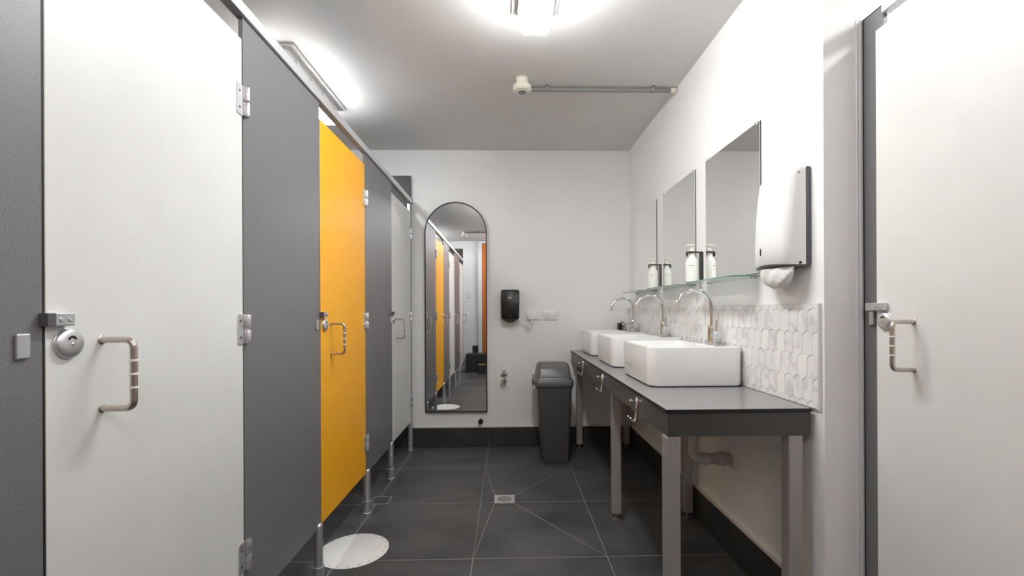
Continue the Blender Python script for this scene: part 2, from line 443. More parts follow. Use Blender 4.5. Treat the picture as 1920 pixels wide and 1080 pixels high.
T = .013
ZD0, ZD1, ZP0, ZRL = .228, 1.895, .222, 1.962
def cubicle_door(y0, y1, xf, s, m_, label, mname, hinge_far=True, z0=ZD0, z1=ZD1):
    """door in the plane X = xf (room face); s = direction of the room side"""
    t = thing('cubicle_door', label, 'door', (xf, (y0+y1)/2, z0))
    bm = bmesh.new(); box(bm, (xf-s*T, y0+.0025, z0), (xf, y1-.0025, z1), .0008, 1); part('door_panel', bm, M[m_], t)
    return t
def door_left(y0, y1, m_, label):
    t = cubicle_door(y0, y1, XL, 1, m_, label, m_)
    add_latch(t, XL, 1, y0+.004, y0+.038, 1.0895, y0-.01)
    add_disc(t, XL, 1, y0+.039, 1.0475)
    add_handle(t, XL, 1, y0+.108, .9195, 1.0495)
    for z in (1.716, 1.052, .392): add_hinge(t, XL, 1, y1, z)
    bm = bmesh.new(); box(bm, (XL-T, y0-.0022, ZD0), (XL-.001, y0+.0022, ZD1)); part('gap_seal', bm, M['gasket'], t, label='black seal along the opening edge')
    return t
dn = door_left(.785, 1.363, 'white_lam', 'large white stall door nearest on the left, round lock and steel pull handle')
door_left(1.915, 2.513, 'orange', 'bright orange-yellow stall door between grey panels')
door_left(3.085, 3.668, 'white_lam', 'narrow-looking far stall door, pale grey-white, last before the back wall')
door_left(-.51, .075, 'white_lam', 'white stall door beside the viewer, seen only inside the arched mirror')

def leg_post(parent, x, y, top=.243):
    bm = bmesh.new(); r = .0185
    lathe(bm, (x, y, .0675), (0, 0, 1), [(r, 0), (r, top-.0675-.014), (r*.94, top-.0675-.009), (r*.75, top-.0675-.004), (r*.4, top-.0675-.001), (.0001, top-.0675)], 24)
    p = part('support_leg', bm, M['alu'], parent, 40)
    bm = bmesh.new(); lathe(bm, (x, y, .0016), (0, 0, 1), [(.0235, 0), (.0235, .003), (.0205, .005), (.0205, .062), (.0228, .063), (.0228, .0665), (.019, .067)], 24)
    part('foot_sleeve', bm, M['alu'], p, 40)
def pilaster(y0, y1, label, posts, bumper=None, z1=ZRL, kerf=0):
    t = thing('partition_panel', label, 'partition', (XL, (y0+y1)/2, 0), 'grey stall partition panels')
    bm = bmesh.new(); box(bm, (XL-T, y0, ZP0), (XL, y1, z1), .0008, 1); part('panel', bm, M['grey'], t)
    for y in posts: leg_post(t, XL-T/2+.002, y)
    if bumper:
        bm = bmesh.new(); box(bm, (XL+.0003, bumper-.0105, 1.028), (XL+.006, bumper+.0105, 1.068), .002); part('keep_plate', bm, M['alu'], t, label='small satin rectangular keep')
    return t
pilaster(.0785, .7825, 'grey speckled panel at the left edge, beside the near white door', [.757, .1], .748)
pilaster(1.366, 1.9125, 'wide dark grey panel between the near white door and the orange door', [1.39, 1.895], 1.878)
pilaster(2.5165, 3.082, 'dark grey panel between the orange door and the far pale door', [2.545, 3.062], 3.05)
# end post by the back wall
t = thing('end_post', 'slim aluminium post ending the stall row beside the back wall', 'post', (XL, 3.69, 0))
bm = bmesh.new(); box(bm, (XL-.024, 3.6725, .252), (XL-.0004, 3.702, 1.958), .002); part('channel', bm, M['alu'], t)
leg_post(t, XL-.008, 3.69, .25)
# top rail
t = thing('top_rail', 'long silver aluminium rail along the top of the left stalls', 'rail', (XL, 1.6, 1.965))
bm = bmesh.new()
box(bm, (XL-.022, -.54, 1.9635), (XL+.01, 3.706, 1.998), .0015); part('rail', bm, M['rail'], t)
bm = bmesh.new(); box(bm, (XL-.025, 3.7065, 1.961), (XL+.013, 3.711, 2.0), .001); part('end_cap', bm, M['plastic_dg'], t)
# dividers between the stalls, and the taller dark ones on the walls
for k, y in enumerate((2.78, 1.62, .43, )):
    bm = bmesh.new(); box(bm, (XO+.002, y, .2), (XL-T-.012, y+T, 1.95), .0008, 1)
    d = thing('stall_divider', ['grey wall between the orange-door stall and the far stall, behind the panels', 'grey wall between the near stall and the orange-door stall, behind the panels', 'grey wall on the viewer side of the near stall, behind the panels'][k], 'partition', (-1.4, y, .2), 'dividers inside the left stalls')
    part('panel', bm, M['grey'], d)
    bm = bmesh.new(); lathe(bm, (-1.9, y+T/2, .0016), (0, 0, 1), [(.02, 0), (.02, .06), (.0185, .062), (.0185, .1985)], 16); part('support_leg', bm, M['alu'], d, 40)
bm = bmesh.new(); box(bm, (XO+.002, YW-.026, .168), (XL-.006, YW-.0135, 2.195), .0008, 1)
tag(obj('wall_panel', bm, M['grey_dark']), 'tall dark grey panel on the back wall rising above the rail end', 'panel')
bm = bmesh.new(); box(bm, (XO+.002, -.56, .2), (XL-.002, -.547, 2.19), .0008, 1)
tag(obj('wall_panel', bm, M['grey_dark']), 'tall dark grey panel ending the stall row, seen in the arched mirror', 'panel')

# right-hand stalls
t = thing('partition_panel', 'narrow grey panel at the right, between the wall end and the right door', 'partition', (XS, 1.4, 0), 'grey stall partition panels')
bm = bmesh.new(); box(bm, (XS, 1.353, ZP0), (XS+T, YE-.0015, 2.012), .0008, 1); part('panel', bm, M['grey'], t)
bm = bmesh.new(); box(bm, (XS-.0006, YE-.0035, ZP0), (XS+T+.001, YE-.0012, 2.0135)); box(bm, (XS-.0006, 1.353, 2.0125), (XS+T, YE-.0012, 2.0145)); part('edge_strip', bm, M['gasket'], t)
bm = bmesh.new(); box(bm, (XS-.009, 1.386, 1.053), (XS-.0003, 1.403, 1.093), .002); part('keep_plate', bm, M['alu'], t)
bm = bmesh.new(); lathe(bm, (XS+T/2, 1.4, .0016), (0, 0, 1), [(.02, 0), (.02, .06), (.0185, .062), (.0185, .22)], 16); part('support_leg', bm, M['alu'], t, 40)
t = thing('cubicle_door', 'off-white stall door filling the right edge of the view', 'door', (XS-.014, 1.05, ZD0))
XD = XS - .0145
bm = bmesh.new(); box(bm, (XD, .72, .228), (XD+T, 1.365, 1.94), .0008, 1); part('door_panel', bm, M['white_lam'], t)
add_latch(t, XD, -1, 1.322, 1.36, 1.1085, 1.395)
add_disc(t, XD, -1, 1.331, 1.067)
add_handle(t, XD, -1, 1.2385, .934, 1.066)
t = thing('top_rail', 'short aluminium rail above the right-hand stall door', 'rail', (XS, .4, 2.02))
bm = bmesh.new(); box(bm, (XS-.008, -1.1, 1.985), (XS+T+.008, 1.351, 2.02), .0015); part('rail', bm, M['rail'], t)
t = thing('partition_panel', 'grey panel of the right stalls beyond the frame edge', 'partition', (XS, .4, 0), 'grey stall partition panels')
bm = bmesh.new(); box(bm, (XS, -1.14, .22), (XS+T, .71, 1.983), .0008, 1); part('panel', bm, M['grey'], t)
for y in (-1.0, .66):
    bm = bmesh.new(); lathe(bm, (XS+T/2, y, .0016), (0, 0, 1), [(.02, 0), (.02, .06), (.0185, .062), (.0185, .218)], 16); part('support_leg', bm, M['alu'], t, 40)

# ------------------------------------------------------------------ vanity bench
CZ = .78; CX0 = .512; CY0 = 1.48; CXE = .988; CYE = YW-.003
t = thing('vanity_bench', 'long grey wash bench with dark apron along the right wall', 'bench', (.75, 2.6, 0))
bm = bmesh.new(); box(bm, (CX0, CY0, CZ-.013), (CXE, CYE, CZ), .001, 1)
ct = part('countertop', bm, M['counter'], t)
bm = bmesh.new(); box(bm, (CX0-.0012, CY0-.0012, CZ-.0125), (CXE, CYE, CZ-.002)); part('countertop_edge', bm, M['edge'], ct, label='black laminate edge band')
bm = bmesh.new()
box(bm, (CX0+.004, CY0+.004, .69), (CXE, CY0+.02, CZ-.0135), .0006, 1)
part('apron', bm, M['apron'], t)
bm = bmesh.new(); box(bm, (CX0+.004, CY0+.0205, .69), (CX0+.02, CYE, CZ-.0135), .0006, 1)
part('apron', bm, M['apron'], t)
bm = bmesh.new()
box(bm, (.935, CY0+.06, .715), (.983, CYE-.01, .755), .003); box(bm, (.56, CY0+.06, .715), (.6, CYE-.01, .755), .003)
part('frame_rail', bm, M['legm'], t)
for x0 in (CX0+.0, .916):
    for y0 in (CY0+.005, 2.40, 3.66):
        xa = x0 + (.0 if y0 < 2 else .032) if x0 < .6 else .922
        if x0 < .6 and y0 < 2: xa = .5125
        if x0 > .6 and y0 < 2: xa = .916
        bm = bmesh.new(); box(bm, (xa, y0, .035), (xa+.047, y0+.047, .6895 if y0 < 2 or x0 < .6 else .714), .004, 2)
        lg = part('leg', bm, M['legm'], t)
        bm = bmesh.new(); c = (xa+.0235, y0+.0235, .0014)
        lathe(bm, c, (0, 0, 1), [(.021, 0), (.021, .004), (.012, .009), (.006, .01), (.006, .0335)], 20)
        part('levelling_foot', bm, M['steel'], lg, 40)

# basins
def basin(y0, label):
    x0, x1, y1 = .582, .985, y0+.45; zb = CZ+.0003; zt = .9475; cy = (y0+y1)/2
    t = thing('wash_basin', label, 'basin', ((x0+x1)/2, cy, CZ), 'square vessel basins on the bench')
    bm = bmesh.new(); r = .045; q = 8
    R = [rrect(x0+.012, x1-.004, y0+.008, y1-.008, r-.008, zb+.004, q), rrect(x0+.006, x1-.002, y0+.004, y1-.004, r-.004, zb+.007, q), rrect(x0+.003, x1-.001, y0+.002, y1-.002, r-.003, zb+.02, q),
         rrect(x0, x1, y0, y1, r, zt-.006, q), rrect(x0+.0018, x1-.0018, y0+.0018, y1-.0018, r-.001, zt-.0017, q), rrect(x0+.006, x1-.006, y0+.006, y1-.006, r-.004, zt, q)]
    xi1 = x1-.105
    R += [rrect(x0+.012, xi1, y0+.012, y1-.012, r-.008, zt, q), rrect(x0+.016, xi1-.004, y0+.016, y1-.016, r-.01, zt-.004, q), rrect(x0+.026, xi1-.012, y0+.028, y1-.028, .05, zt-.06, q),
          rrect(x0+.045, xi1-.03, y0+.05, y1-.05, .06, zt-.1, q), rrect(x0+.08, xi1-.06, y0+.1, y1-.1, .06, zt-.115, q)]
    loft(bm, R); part('bowl', bm, M['ceramic'], t, 35)
    bm = bmesh.new(); box(bm, (x0+.018, y0+.014, zb), (x1-.008, y1-.014, zb+.0045)); part('seal', bm, M['gasket'], t, label='dark sealant line under the bowl')
    cx = (x0+xi1)/2
    bm = bmesh.new(); lathe(bm, (cx+.01, cy, zt-.1152), (0, 0, 1), [(.032, 0), (.032, .002), (.026, .003), (.024, .0035), (.02, .007), (.0001, .009)], 28); part('waste_plug', bm, M['chrome'], t, 40)
    bm = bmesh.new(); lathe(bm, (xi1-.0085, cy-.0, zt-.03), (-1, 0, .12), [(.011, 0), (.011, .002), (.008, .0025), (.008, .0028)], 20); part('overflow_ring', bm, M['chrome'], t, 40)
    return t
bl = ['white square basin nearest the viewer, at the front end of the bench', 'middle white square basin on the bench', 'white square basin farthest away, next to the back wall']
BY = (1.895, 2.565, 3.235)
for y, l in zip(BY, bl): basin(y, l)

def faucet(cy, label, rot):
    z0 = .9478; x = .948
    t = thing('gooseneck_faucet', label, 'faucet', (x, cy, z0), 'chrome gooseneck faucets')
    bm = bmesh.new(); lathe(bm, (x, cy, z0), (0, 0, 1), [(.026, 0), (.026, .005), (.021, .008), (.0195, .02), (.0195, .056), (.0175, .058), (.0175, .076), (.016, .08), (.012, .081)], 32)
    part('body', bm, M['chrome'], t, 40)
    bm = bmesh.new(); rad = .083; zc = 1.11; pts = [(x, cy, z0+.08), (x, cy, zc-.05), (x, cy, zc-.02)]
    for k in range(0, 25):
        a = math.radians(168*k/24); pts.append((x-rad+rad*math.cos(a), cy, zc+rad*math.sin(a)))
    a = math.radians(168); d = Vector((-math.sin(a), 0, math.cos(a))); e = Vector(pts[-1]); pts += [tuple(e+d*.012), tuple(e+d*.026)]
    tube(bm, pts, .0093, 16); sp = part('spout', bm, M['chrome'], t, 50)
    bm = bmesh.new(); lathe(bm, tuple(e+d*.014), d, [(.0105, 0), (.0105, .014), (.009, .015)], 16); part('aerator', bm, M['chrome'], sp, 40)
    bm = bmesh.new(); zc2 = .988
    lathe(bm, (x, cy-.019, zc2), (0, -1, 0), [(.0165, 0), (.0165, .024), (.0172, .025), (.0172, .04), (.015, .0425), (.0001, .043)], 28)
    h = part('mixer_knob', bm, M['satin'], t, 40)
    bm = bmesh.new()
    if rot: tube(bm, [(x-.01, cy-.045, zc2+.012), (x-.045, cy-.045, zc2+.014), (x-.07, cy-.045, zc2+.012)], .0034, 10)
    else: tube(bm, [(x, cy-.045, zc2+.014), (x, cy-.045, zc2+.05), (x+.001, cy-.045, zc2+.068)], .0034, 10)
    part('lever', bm, M['steel'], h, 40)
for y, l, rot in zip(BY, ('chrome gooseneck faucet on the nearest basin, lever upright', 'chrome gooseneck faucet on the middle basin, lever upright', 'chrome gooseneck faucet on the farthest basin, lever turned sideways'), (0, 0, 1)):
    faucet(y+.225, l, rot)

# marble backsplash
bm = bmesh.new(); XB = XR-.004
box(bm, (XR-.004, CY0-.03, CZ-.002), (XR-.0002, YW-.002, 1.118), mi=1)
pw, ph, arch = .05, .0755, .02
row = 0; z = CZ-.055
def tile_poly(yc, z0, z1):
    """left and right edge straight, arched top at z1, bottom following two arches of the row below at z0"""
    h = pw/2-.0006; P = []
    for k in range(9):
        a = PI*k/8; P.append((yc+h*math.cos(a), z1-arch+arch*math.sin(a)**.85))
    for k in range(1, 9):                          # down the left edge then cusp
        pass
    P.append((yc-h, z0+.0012))
    for k in range(1, 5):
        a = PI/2*(1-k/4.5); P.append((yc-pw/2+(pw/2)*math.cos(a), z0-arch+arch*math.sin(a)**.85+.0012))
    for k in range(4, 0, -1):
        a = PI/2*(1-k/4.5); P.append((yc+pw/2-(pw/2)*math.cos(a), z0-arch+arch*math.sin(a)**.85+.0012))
    P.append((yc+h, z0+.0012)); return P
def clip_poly(P, f):
    out = []
    for i in range(len(P)):
        a, b = P[i], P[(i+1) % len(P)]; fa, fb = f(a), f(b)
        if fa >= 0: out.append(a)
        if (fa >= 0) != (fb >= 0):
            tt = fa/(fa-fb); out.append((a[0]+(b[0]-a[0])*tt, a[1]+(b[1]-a[1])*tt))
    return out
while z < 1.11:
    y = CY0-.05 + (pw/2 if row % 2 else 0)
    while y < YW+.03:
        P = tile_poly(y, z, z+ph)
        for f in (lambda p: p[0]-(CY0-.028), lambda p: (YW-.003)-p[0], lambda p: p[1]-(CZ+.001), lambda p: 1.121-p[1]):
            if len(P) > 2: P = clip_poly(P, f)
        if len(P) > 2:
            c = (sum(p[0] for p in P)/len(P), sum(p[1] for p in P)/len(P)); dx = random.uniform(0, .0008)
            inner = [(c[0]+(p[0]-c[0])*.95, c[1]+(p[1]-c[1])*.975) for p in P]
            loft(bm, [[(XB+.0005, p[0], p[1]) for p in P], [(XB-.0035-dx, p[0], p[1]) for p in P], [(XB-.0048-dx, p[0], p[1]) for p in inner]], (False, True))
        y += pw
    z += ph; row += 1
tag(obj('tiled_backsplash', bm, [M['marble'], M['grout_w']]), 'white marble splashback of long round-topped tiles above the bench', 'backsplash')
bm = bmesh.new(); box(bm, (XR-.011, CY0-.034, CZ-.003), (XR-.0002, CY0-.0305, 1.12)); struct('trim_7', bm, M['jamb'])

# waste pipe under the near basin
t = thing('waste_pipe', 'grey plastic waste pipe with elbow under the near basin', 'pipe', (XR, 2.04, .44))
py = 2.04; bm = bmesh.new(); tube(bm, bent([(.825, py, .765), (.825, py, .437), (.93, py, .437)], .045, 8), .0225, 20); part('pipe', bm, M['pipe'], t, 40)
bm = bmesh.new()
lathe(bm, (.825, py, .59), (0, 0, -1), [(.028, 0), (.028, .05), (.025, .055)], 20); part('coupling', bm, M['pipe'], t, 40)
bm = bmesh.new(); lathe(bm, (.868, py, .437), (1, 0, 0), [(.0265, 0), (.0275, .003), (.0275, .02), (.0265, .024)], 20); part('coupling', bm, M['pipe'], t, 40)
bm = bmesh.new(); lathe(bm, (.93, py, .437), (1, 0, 0), [(.0225, 0), (.029, .001), (.029, .022), (.031, .024), (.031, .034), (.0235, .036), (.0235, .063)], 24)
part('coupling', bm, M['pipe'], t, 40)
bm = bmesh.new(); lathe(bm, (.999, py, .437), (-1, 0, 0), [(.046, 0), (.046, .003), (.04, .005), (.0245, .006)], 28); part('wall_flange', bm, M['plastic_cream'], t, 40)

# chrome double hooks on the apron
def apron_hook(y, label):
    x = CX0+.0035
    t = thing('double_hook', label, 'hook', (x, y, .72), 'chrome hooks on the front of the bench')
    bm = bmesh.new(); P = []
    def oval(xx, s): return [(xx, y+.0125*s*math.cos(2*PI*k/24), .722+.036*s*math.sin(2*PI*k/24)) for k in range(24)]
    loft(bm, [oval(x, 1), oval(x-.003, 1), oval(x-.007, .8), oval(x-.0085, .45)]); pl = part('back_plate', bm, M['chrome'], t, 50)
    bm = bmesh.new(); lathe(bm, (x-.006, y, .736), (-1, 0, .15), [(.005, 0), (.0045, .012), (.007, .015), (.009, .019), (.008, .024), (.004, .0265), (.0001, .027)], 18); part('peg', bm, M['chrome'], t, 40)
    for s in (-1, 1):
        bm = bmesh.new(); tube(bm, smooth_path([(x-.006, y+s*.002, .70), (x-.007, y+s*.004, .68), (x-.012, y+s*.009, .663), (x-.022, y+s*.014, .66), (x-.03, y+s*.017, .671)], 6), .0034, 10)
        lathe(bm, (x-.0305, y+s*.0173, .6705), (-.4, 0, 1), [(.0034, 0), (.0052, .002), (.0052, .005), (.003, .0075), (.0001, .008)], 12)
        part('prong', bm, M['chrome'], t, 50)
for y, l in ((1.83, 'chrome double hook on the bench front nearest the viewer'), (2.5, 'chrome double hook on the bench front below the middle basin'), (3.15, 'chrome double hook on the bench front farthest away')):
    apron_hook(y, l)

# ------------------------------------------------------------------ mirrors, shelves, soap holders
MY = ((1.79, 2.288, 'rectangular wall mirror nearest, partly behind the towel dispenser', 'clear glass shelf below the nearest wall mirror'),
      (2.419, 2.929, 'middle rectangular wall mirror above the middle basin', 'clear glass shelf below the middle wall mirror'),
      (3.056, 3.556, 'rectangular wall mirror farthest away, next to the back wall', 'clear glass shelf below the farthest wall mirror'))
for y0, y1, lm, ls in MY:
    t = thing('wall_mirror', lm, 'mirror', (XR, (y0+y1)/2, 1.25), 'frameless mirrors above the basins')
    bm = bmesh.new(); box(bm, (XR-.0045, y0, 1.247), (XR-.0006, y1, 1.846)); bk = part('backing', bm, M['dark'], t)
    bm = bmesh.new(); box(bm, (XR-.0062, y0+.0006, 1.2475), (XR-.0047, y1-.0006, 1.8455)); part('mirror_glass', bm, M['mirror'], t)
    for y in (y0+.03, y1-.03):
        bm = bmesh.new(); box(bm, (XR-.009, y-.009, 1.839), (XR-.0006, y+.009, 1.8515), .001); part('mirror_clip', bm, M['satin'], t)
    t = thing('glass_shelf', ls, 'shelf', (XR, (y0+y1)/2, 1.236), 'glass shelves below the mirrors')
    bm = bmesh.new(); q = 10
    def ring(z, i=0):
        r = .05; P = [(XR-.002, y0+i, z), ]
        for k in range(q+1):
            a = PI*1.5-PI/2*k/q; P.append((.878+i+r+r*math.cos(a), y0+i+r+r*math.sin(a), z))
        for k in range(q+1):
            a = PI-PI/2*k/q; P.append((.878+i+r+r*math.cos(a), y1-i-r+r*math.sin(a), z))
        P.append((XR-.002, y1-i, z)); return P
    loft(bm, [ring(1.2325), ring(1.2385)])
    bm.faces.ensure_lookup_table()
    for f in bm.faces:
        if len(f.verts) == 4: f.material_index = 1
    part('glass_pane', bm, [M['glass'], M['glass_edge']], t)
    for y in (y0+.045, y1-.045):
        bm = bmesh.new(); lathe(bm, (XR-.0007, y, 1.2355), (-1, 0, 0), [(.0085, 0), (.0085, .003), (.006, .005), (.006, .012), (.0078, .014), (.0078, .02), (.006, .022)], 16)
        part('shelf_bracket', bm, M['steel'], t, 40)
for y, lh, lb in ((2.353, 'black bottle holder between the nearest and middle mirrors', 'white pump bottle in the holder between nearest and middle mirrors'),
                  (2.992, 'black bottle holder between the middle and farthest mirrors', 'white pump bottle in the holder between middle and farthest mirrors')):
    t = thing('bottle_holder', lh, 'holder', (XR, y, 1.25), 'black soap bottle holders')
    bm = bmesh.new(); box(bm, (XR-.004, y-.022, 1.246), (XR-.0006, y+.022, 1.4), .001); part('back_plate', bm, M['blackframe'], t)
    bx = .950
    bm = bmesh.new()
    for rr in (1,):
        ro, ri = .0245, .0148
        o1 = [(bx+ro*math.cos(2*PI*k/28), y+ro*math.sin(2*PI*k/28)) for k in range(28)]; i1 = [(bx+ri*math.cos(2*PI*k/28), y+ri*math.sin(2*PI*k/28)) for k in range(28)]
        V = {}
        for nme, pts, z in (('ob', o1, 1.396), ('ot', o1, 1.401), ('ib', i1, 1.396), ('it', i1, 1.401)): V[nme] = [bm.verts.new((p[0], p[1], z)) for p in pts]
        for k in range(28):
            j = (k+1) % 28
            for a, b_ in (('ob', 'ot'), ('ot', 'it'), ('it', 'ib'), ('ib', 'ob')): bm.faces.new((V[a][k], V[a][j], V[b_][j], V[b_][k]))
    box(bm, (bx+.02, y-.014, 1.396), (XR-.0042, y+.014, 1.401)); box(bm, (bx-.029, y-.009, 1.378), (bx-.0245, y+.009, 1.401))
    part('neck_ring', bm, M['blackframe'], t)
    t = thing('pump_bottle', lb, 'bottle', (bx, y, 1.243), 'white soap pump bottles')
    bm = bmesh.new(); R_ = .0325
    lathe(bm, (bx, y, 1.243), (0, 0, 1), [(R_-.005, 0), (R_, .005), (R_, .103), (R_-.002, .112), (R_-.008, .122), (.0155, .138), (.0135, .145), (.0135, .159), (.0125, .16)], 32)
    bt = part('bottle_body', bm, M['bottle'], t, 40)
    bm = bmesh.new()
    for k, (a0, a1, dz) in enumerate(((-150, -138, 0), (-136, -122, 0), (-120, -100, 0))):
        P = []
        for s_ in range(5):
            a = math.radians(a0+(a1-a0)*s_/4); P.append(a)
        for a, b_ in zip(P, P[1:]):
            q_ = [(bx+(R_+.0002)*math.cos(w_), y+(R_+.0002)*math.sin(w_), zz) for w_, zz in ((a, 1.327), (b_, 1.327), (b_, 1.3295), (a, 1.3295))]
            bm.faces.new([bm.verts.new(p) for p in q_])
    part('printed_line', bm, M['print'], bt)
    bm = bmesh.new(); lathe(bm, (bx, y, 1.4035), (0, 0, 1), [(.014, 0), (.014, .009), (.006, .012), (.0045, .014), (.0045, .026), (.011, .027), (.012, .032), (.009, .035)], 20)
    tube(bm, [(bx, y, 1.434), (bx-.02, y-.004, 1.435), (bx-.034, y-.006, 1.431)], [.005, .0042, .003], 10)
    part('pump_head', bm, M['plastic_cream'], t, 40)

# arched mirror
t = thing('arched_mirror', 'tall arched full-length mirror with thin black frame on the back wall', 'mirror', (-.415, YW, .29))
x0, x1, zb, zt = -.667, -.168, .288, 1.985; cxm = (x0+x1)/2; rr = (x1-x0)/2
def arch_pts(o, n=48):
    P = [(x0-o*0+o, zb+o), (x1-o, zb+o)]
    for k in range(n+1):
        a = PI*k/n; P.append((cxm+(rr-o)*math.cos(a), zt-rr+(rr-o)*math.sin(a)))
    return P
bm = bmesh.new()
oo = arch_pts(0); ii = arch_pts(.008)
yf, yk = YW-.028, YW-.001
rings = [[(p[0], yk, p[1]) for p in oo], [(p[0], yf, p[1]) for p in oo], [(p[0], yf, p[1]) for p in ii], [(p[0], yf+.008, p[1]) for p in ii]]
loft(bm, rings, (False, False)); part('frame', bm, M['blackframe'], t)
bm = bmesh.new(); jj = arch_pts(.0075)
loft(bm, [[(p[0], yf+.006, p[1]) for p in jj], [(p[0], yf+.01, p[1]) for p in jj]]); part('mirror_glass', bm, M['mirror'], t)

# ------------------------------------------------------------------ towel dispenser on the right wall
t = thing('towel_dispenser', 'white paper towel dispenser with grey back on the right wall', 'dispenser', (XR, 1.6, 1.245))
bm = bmesh.new(); box(bm, (XR-.02, 1.492, 1.243), (XR-.0006, 1.712, 1.575), .006, 3); part('back_plate', bm, M['plastic_dg'], t, 40)
bm = bmesh.new()
def cover_ring(z, dep, lift, ya=1.494, yb=1.71, n=8):
    """plan outline of the cover at one height; front bulges and its lower lip rises towards the near corner"""
    xw = XR-.018; xf = XR-dep; P = [(xw, ya)]
    r = .042
    for k in range(n+1):
        a = PI*1.5-PI/2*k/n; P.append((xf+r+r*math.cos(a)*.95, ya+.004+r+r*math.sin(a)))
    for k in range(1, 8):
        u = k/8; P.append((xf-.006*math.sin(PI*u), ya+.004+r+(yb-ya-.008-2*r)*u))
    for k in range(n+1):
        a = PI-PI/2*k/n; P.append((xf+r+r*math.cos(a)*.95, yb-.004-r+r*math.sin(a)))
    P.append((xw, yb)); m_ = len(P); out = []
    for i, (px_, py_) in enumerate(P):
        q_ = (px_-xf)/(xw-xf)
        out.append((px_, py_, z+lift*math.sin(PI*min(1, max(0, (py_-ya)/(yb-ya))))*(1-q_) ))
    return out
rg = [cover_ring(1.2505, .088, .006), cover_ring(1.254, .091, .006), cover_ring(1.33, .092, 0), cover_ring(1.42, .088, 0), cover_ring(1.5, .081, 0), cover_ring(1.55, .074, 0), cover_ring(1.567, .066, 0), cover_ring(1.573, .056, 0)]
loft(bm, rg, (False, True)); cv = part('cover', bm, M['plastic_w'], t, 50)
bm = bmesh.new()
loft(bm, [[(p[0]+.002, p[1], p[2]-.0052) for p in rg[0]], [(p[0]+.0005, p[1], p[2]-.0005) for p in rg[0]]], (True, True)); part('bottom_tray', bm, M['plastic_dg'], t)
bm = bmesh.new(); box(bm, (XR-.0995, 1.6225, 1.292), (XR-.0965, 1.6265, 1.318), .0012); part('level_window', bm, M['dark'], cv)
bm = bmesh.new(); lathe(bm, (XR-.041, 1.4945, 1.553), (0, -1, 0), [(.0085, 0), (.0085, .0008), (.006, .001)], 20); lathe(bm, (XR-.041, 1.4936, 1.553), (0, -1, 0), [(.0025, 0), (.0025, .0006)], 12, mi=1); part('key_lock', bm, [M['nylon'], M['print']], cv, 40)
bm = bmesh.new(); lathe(bm, (XR-.037, 1.4945, 1.256), (0, -1, 0), [(.0045, 0), (.0045, .002), (.003, .003)], 16); part('hinge_pin', bm, M['dark'], cv, 40)
bm = bmesh.new()                          # hanging towel, folded and crumpled
n = 80; rings = []
for j, (dz, sc) in enumerate(((0, .92), (-.012, .95), (-.024, .9), (-.036, .78), (-.046, .55), (-.052, .25))):
    P = []
    for k in range(n):
        a = 2*PI*k/n; w_ = 1+.1*math.sin(3*a+j*.7)+.07*math.sin(7*a+1.3*j)
        P.append((XR-.054+.036*sc*w_*math.cos(a), 1.597+.088*sc*w_*math.sin(a), 1.2445+dz*1.3+.003*math.sin(5*a+j)*(j > 0)))
    rings.append(P)
loft(bm, rings)
tag(obj('paper_towel', bm, M['paper'], smooth=70), 'crumpled white paper towel hanging below the wall dispenser', 'paper towel')

# ------------------------------------------------------------------ black soap dispenser and sockets on the back wall
t = thing('soap_dispenser', 'black dispenser mounted on the back wall beside the arched mirror', 'dispenser', (.02, YW, 1.01))
bm = bmesh.new(); xa, xb = -.053, .093; ya = YW-.1
xm = (xa+xb)/2
def front(z, x0, x1, yfr):
    P = [(x1, YW-.001, z), (x0, YW-.001, z)]
    for k in range(9):
        u = k/8; P.append((x0+(x1-x0)*u, yfr+.018*abs(2*u-1)**2.4, z))
    return P
loft(bm, [front(1.042, xa+.004, xb-.004, ya+.006), front(1.05, xa+.002, xb-.002, ya+.001), front(1.15, xa, xb, ya), front(1.255, xa-.001, xb+.001, ya+.003), front(1.268, xa+.003, xb-.003, ya+.012), front(1.273, xa+.012, xb-.012, ya+.03)])
bd = part('housing', bm, M['plastic_k'], t, 40)
bm = bmesh.new()
P0 = [(xa+.005, 1.0415), (xb-.005, 1.0415), (xm+.03, 1.016), (xm+.012, 1.012), (xm-.012, 1.012), (xm-.03, 1.016)]
loft(bm, [[(p[0], ya+.012, p[1]) for p in P0], [(p[0], YW-.002, p[1]) for p in P0]]); part('nozzle_cover', bm, M['plastic_k'], t)
bm = bmesh.new(); box(bm, (xm-.016, ya-.0006, 1.2045), (xm+.014, ya+.001, 1.2085)); box(bm, (xm-.016, ya-.0006, 1.199), (xm-.01, ya+.001, 1.2043)); part('badge', bm, M['satin'], bd, label='small silver mark')
bm = bmesh.new(); lathe(bm, (xm, ya+.0015, 1.066), (0, -1, 0), [(.011, 0), (.011, .0015), (.0095, .002), (.0001, .002)], 20); part('sensor_window', bm, M['blackframe'], bd, 40)

def socket(x0, label):
    x1 = x0+.115; z0, z1 = 1.029, 1.103
    t = thing('wall_socket', label, 'socket', ((x0+x1)/2, YW, z0), 'double power sockets')
    bm = bmesh.new(); box(bm, (x0, YW-.011, z0), (x1, YW-.0005, z1), .003, 2); fp = part('faceplate', bm, M['plastic_w'], t, 40)
    for k in (0, 1):
        cx_ = x0+.03+.055*k
        bm = bmesh.new()
        for dx, dz, an in ((-.007, .004, .5), (.007, .004, -.5), (0, -.009, 0)):
            box(bm, (-.0009, -.0006, -.0038), (.0009, .0006, .0038), M=Matrix.Translation((cx_+dx, YW-.0112, 1.056+dz)) @ Matrix.Rotation(an, 4, 'Y'))
        part('outlet', bm, M['print'], fp)
        bm = bmesh.new(); box(bm, (cx_-.007, YW-.0145, 1.077), (cx_+.007, YW-.0112, 1.092), .001); part('rocker_switch', bm, M['plastic_w'], fp)
